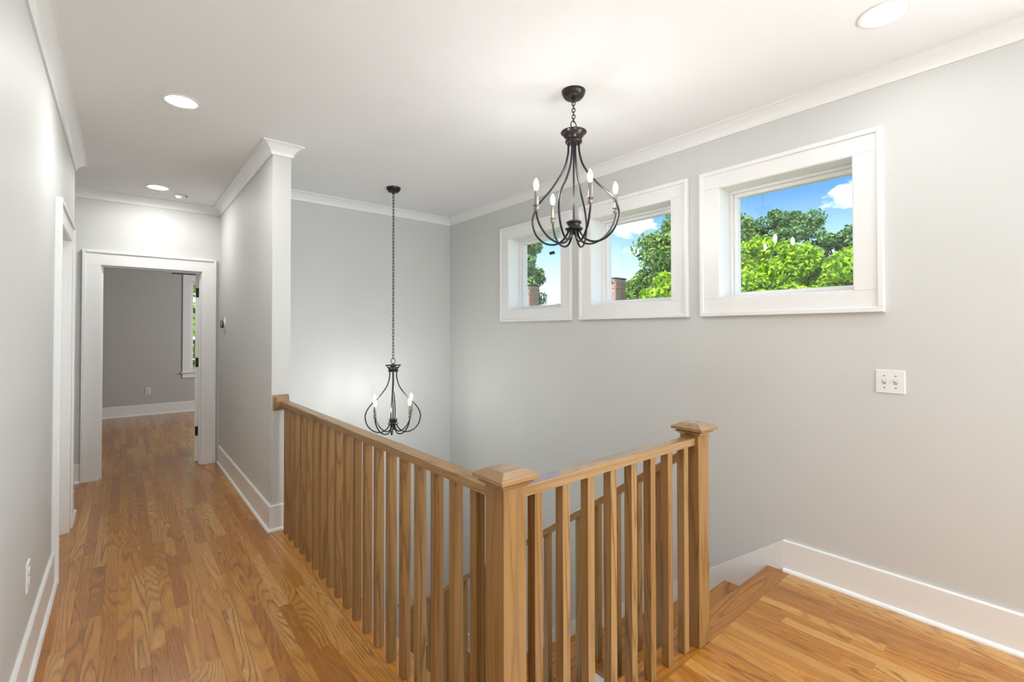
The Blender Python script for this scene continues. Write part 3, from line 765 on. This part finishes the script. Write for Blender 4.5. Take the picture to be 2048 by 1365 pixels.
fitting('light_switch', 'white double toggle switch plate on the wall below the right window', 'switch', sw, frame_at((XW, 0.5925, 1.144), (0, -1, 0), (-1, 0, 0)))
def outlet(label, xf, mt):
    ps = [('plate', plate(0.075, 0.120), mt)]
    for v in (-0.020, 0.020):
        q = MB().lathe([(0.0172, 0.0), (0.0172, 0.0085), (0.016, 0.009)], 20, (0, v, 0)); ps.append(('receptacle', q, mt))
        for u in (-0.0062, 0.0062): ps.append(('slot', MB().box(u-0.0011, u+0.0011, v-0.001, v+0.007, 0.0085, 0.0093), 'dark'))
        ps.append(('slot', MB().lathe([(0.0024, 0.0085), (0.0024, 0.0093)], 8, (0, v-0.008, 0)), 'dark'))
    ps.append(('screw', screw(0, 0, 0.006), 'steel'))
    return fitting('power_outlet', label, 'outlet', ps, xf)
outlet('white power outlet low on the near left wall', frame_at((XL, 2.770, 0.395), (0, 1, 0), (1, 0, 0)), 'plastic')
outlet('power outlet on the far bedroom wall seen through the doorway', frame_at((0.337, YF, 0.402), (1, 0, 0), (0, -1, 0)), 'bed_plastic')
q1 = MB()
pl = [(0.065*math.cos(t)*0.9, 0.075*math.sin(t)) for t in np.linspace(0, 2*PI, 33)[:-1]]
q1.add([(u, v, 0) for u, v in pl] + [(u*0.97, v*0.97, 0.004) for u, v in pl], [tuple(range(31, -1, -1)), tuple(range(32, 64))] + [(i, (i+1) % 32, 32+(i+1) % 32, 32+i) for i in range(32)])
q2 = MB().lathe([(0.038, 0.004), (0.041, 0.009), (0.041, 0.016)], 32)
q3 = MB().lathe([(0.0405, 0.016), (0.0425, 0.018), (0.0425, 0.027), (0.041, 0.029)], 32)
q4 = MB().lathe([(0.041, 0.029), (0.0405, 0.036), (0.037, 0.039), (0.030, 0.0405)], 32)
fitting('thermostat', 'round dark-rimmed thermostat on an oval white plate on the right hall wall', 'thermostat',
        [('wall_plate', q1, 'plastic'), ('base_ring', q2, 'plastic'), ('dark_ring', q3, 'dark'), ('dial', q4, 'steel')], frame_at((XR, 5.60, 1.485), (0, -1, 0), (-1, 0, 0)))

# ================================================================== bedroom ceiling fan (one blade tip shows)
fan = empty('ceiling_fan', (1.14, 8.05, C), 'black ceiling fan in the bedroom, one blade tip showing past the door', 'ceiling fan')
MB().lathe([(0.03, C-0.06), (0.065, C-0.03), (0.070, C)], 20, (1.14, 8.05, 0)).build('canopy', 'fan', fan)
MB().lathe([(0.012, 2.30), (0.012, C-0.05)], 10, (1.14, 8.05, 0)).build('downrod', 'fan', fan)
MB().lathe([(0.05, 2.17), (0.10, 2.18), (0.11, 2.24), (0.09, 2.29), (0.03, 2.31)], 24, (1.14, 8.05, 0)).build('motor', 'fan', fan)
for k in range(5):
    a = math.radians(184+72*k); ca, sa = math.cos(a), math.sin(a)
    q = MB(); pr = [(0.10, -0.03), (0.18, -0.055), (0.60, -0.065), (0.625, -0.045), (0.625, 0.045), (0.60, 0.065), (0.18, 0.055), (0.10, 0.03)]
    zf = 2.232
    vs = [(1.14+u*ca-v*sa, 8.05+u*sa+v*ca, zf+v*0.015-0.02*u+dz) for dz in (-0.003, 0.003) for u, v in pr]
    q.add(vs, [tuple(range(7, -1, -1)), tuple(range(8, 16))] + [(i, (i+1) % 8, 8+(i+1) % 8, 8+i) for i in range(8)]).build('blade', 'fan', fan)

# ================================================================== outside
GZ = -3.6
m = MB().box(3.3, 60, -20, 70, GZ-0.2, GZ).build('ground', 'lawn'); tag(m, 'green lawn far below the windows', 'lawn', kind='structure')
m = MB().box(-30, 3.3, 10.3, 70, GZ-0.2, GZ).build('ground', 'lawn'); tag(m, 'green lawn behind the house', 'lawn', kind='structure')

def leaves(centers, radii, per, size, seed, squash=0.8):
    """quads scattered in the shells of many small clumps"""
    r = np.random.default_rng(seed)
    cs = np.repeat(np.array(centers, float), per, axis=0); rr = np.repeat(np.array(radii, float), per)
    n = len(cs)
    d = r.normal(size=(n, 3)); d /= np.linalg.norm(d, axis=1)[:, None]
    rad = rr*np.cbrt(r.uniform(0.15, 1.0, n)); p = cs + d*rad[:, None]*np.array([1, 1, squash])
    nn = d*0.6 + r.normal(size=(n, 3))*0.6 + np.array([0, 0, 0.45]); nn /= np.linalg.norm(nn, axis=1)[:, None]
    t = np.cross(nn, r.normal(size=(n, 3))); t /= np.linalg.norm(t, axis=1)[:, None]
    b = np.cross(nn, t); s = size*r.uniform(0.6, 1.3, n)[:, None]
    V = np.stack([p-t*s*0.62, p+b*s*0.30+nn*s*0.06, p+t*s*0.62, p-b*s*0.30+nn*s*0.06], axis=1).reshape(-1, 3)
    me = bpy.data.meshes.new('crown'); me.vertices.add(4*n); me.vertices.foreach_set('co', V.ravel())
    me.loops.add(4*n); me.loops.foreach_set('vertex_index', np.arange(4*n, dtype=np.int32))
    me.polygons.add(n); me.polygons.foreach_set('loop_start', np.arange(0, 4*n, 4, dtype=np.int32))
    me.update(calc_edges=True); me.validate()
    return me
def tree(name, label, c, rad, clumps, per, size, mat, seed, group='trees outside the windows', lean=0.0, fill=0.55, clump_r=0.28):
    cx, cyy, cz = c; rx, ry, rz = rad
    r = random.Random(seed)
    t = empty(name, (cx, cyy, GZ), label, 'tree', group)
    cen = []; crr = []
    while len(cen) < clumps:
        d = Vector((r.gauss(0, 1), r.gauss(0, 1), r.gauss(0, 1))).normalized(); q = r.uniform(fill, 1.0)**0.6
        cen.append((cx+d.x*rx*q, cyy+d.y*ry*q, cz+d.z*rz*q)); crr.append(clump_r*min(rx, ry, rz)*r.uniform(0.6, 1.25))
    tr = MB(); bz = cz-rz*0.35
    tr.tube(smooth_curve([(cx, cyy, GZ-0.05), (cx+0.1*rx, cyy-0.05*ry, (GZ+bz)/2), (cx, cyy, bz), (cx+0.05, cyy+0.05, cz+rz*0.3)], 5), [0.16*0.5*max(0.5, rx)*(1-0.045*i) for i in range(16)], 8)
    tr.build('trunk', 'bark', t)
    br = MB()
    for k in range(min(clumps, 26)):
        e = Vector(cen[k]); s0 = Vector((cx, cyy, bz+r.uniform(-0.1, 0.5)*rz)); mid = (s0+e)/2+Vector((r.uniform(-.2, .2)*rx, r.uniform(-.2, .2)*ry, 0.12*rz))
        br.tube(smooth_curve([s0, mid, e], 4), [0.035*rx*(1-0.09*i) for i in range(9)], 5)
    br.build('branches', 'bark', t)['kind'] = 'stuff'
    me = leaves(cen, crr, per, size, seed); me.materials.append(MW[mat])
    o = bpy.data.objects.new('crown', me); COL.objects.link(o); put(o, t); o['kind'] = 'stuff'
    return t
# seen in the right-hand window
tree('leafy_tree', 'bright yellow-green tree filling the lower part of the window above the switch', (12.6, 4.75, 1.9), (1.5, 1.5, 1.75), 110, 330, 0.115, 'leaf_bright', 3)
tree('leafy_tree', 'bright yellow-green tree at the right edge of the window above the switch', (12.2, 2.75, 1.55), (1.3, 1.25, 1.6), 90, 330, 0.115, 'leaf_bright', 4)
tree('leafy_tree', 'deep green rounded tree rising behind the yellow-green ones', (21.0, 7.8, 4.3), (2.2, 1.8, 2.3), 120, 210, 0.15, 'leaf_dark', 5, clump_r=0.2)
tree('leafy_tree', 'deep green lower tree to the right behind the yellow-green ones', (21.5, 5.6, 3.9), (1.4, 1.35, 1.5), 50, 260, 0.17, 'leaf_dark', 6, clump_r=0.28)
# middle window
tree('leafy_tree', 'spreading mid-green tree at the right side of the middle window', (17.6, 9.65, 3.9), (2.4, 2.4, 2.4), 115, 200, 0.16, 'leaf_mid', 8, clump_r=0.26)
tree('leafy_tree', 'yellow-green treetop low at the right of the middle window', (13.8, 8.2, 2.0), (1.3, 1.3, 1.2), 60, 300, 0.14, 'leaf_bright', 9)
tree('leafy_tree', 'distant green treetop behind the brick chimney of the middle window', (27.0, 20.4, 3.7), (1.8, 2.2, 1.4), 60, 200, 0.2, 'leaf_mid', 10)
tree('leafy_tree', 'distant green treetop low in the middle of the middle window', (26.0, 17.6, 3.1), (1.7, 2.0, 1.5), 60, 200, 0.2, 'leaf_mid', 11)
# smallest window
tree('leafy_tree', 'tall pale green tree at the left of the smallest window', (17.2, 20.1, 4.2), (1.3, 1.3, 3.3), 140, 190, 0.19, 'leaf_pale', 12, clump_r=0.36)
tree('leafy_tree', 'wispy shrub top low at the right of the smallest window', (23.0, 21.6, 2.8), (0.9, 0.9, 0.75), 26, 60, 0.13, 'leaf_mid', 13)
# bedroom window
tree('leafy_tree', 'green tree close outside the bedroom window', (2.0, 14.6, 1.2), (1.9, 1.4, 3.0), 90, 120, 0.15, 'leaf_bright', 14)

def chimney(x, y, ztop, label):
    ch = empty('brick_chimney', (x, y, GZ), label, 'chimney', 'brick chimneys outside')
    w = 0.30
    MB().box(x-w+0.006, x+w-0.006, y-w+0.006, y+w-0.006, GZ, ztop-0.03).build('stack', 'mortar', ch)
    MB().box(x-w-0.03, x+w+0.03, y-w-0.03, y+w+0.03, ztop-0.055, ztop).build('cap', 'chimney_cap', ch)
    q = MB(); q2 = MB(); r = random.Random(int(y*10))
    bh, bl, g = 0.066, 0.20, 0.011
    nz = 22
    bm_ = MB().box(-bl/2, bl/2, -0.012, 0.012, 0, bh-g)
    mx = [bm_.mesh('brick', 'brick'), bm_.mesh('brick', 'brick', Matrix.Rotation(PI/2, 4, 'Z'))]
    for k in range(nz):
        z = ztop-0.06-bh*(k+1); proud = 0.022 if k in (0, 1, 4) else 0.0
        for i in range(3):
            o = -w+bl*(i+0.5)+(0.0 if k % 2 else 0.0)
            off = (bl/2-0.1) if k % 2 else 0
            for mesh, px, py in ((mx[1], x-w-proud, y+o*0.97), (mx[0], x+o*0.97, y-w-proud)):
                b_ = bpy.data.objects.new('brick', mesh); COL.objects.link(b_); b_.parent = ch
                b_.matrix_parent_inverse = Matrix.Translation(ch.location).inverted(); b_.location = (px, py, z)
                b_.scale = (0.96, 0.96, 1)
    for dy, dz in ((-0.17, 0.17), (0.10, 0.165), (0.12, 0.32)):
        MB().box(x-w-0.036, x-w+0.01, y+dy-0.05, y+dy+0.05, ztop-dz-0.05, ztop-dz+0.05).build('vent', 'chimney_cap', ch)
    return ch
chimney(14.0, 10.88, 3.37, 'reddish brick chimney at the lower left of the middle window')
chimney(14.0, 15.55, 3.47, 'reddish brick chimney at the lower left of the smallest window')
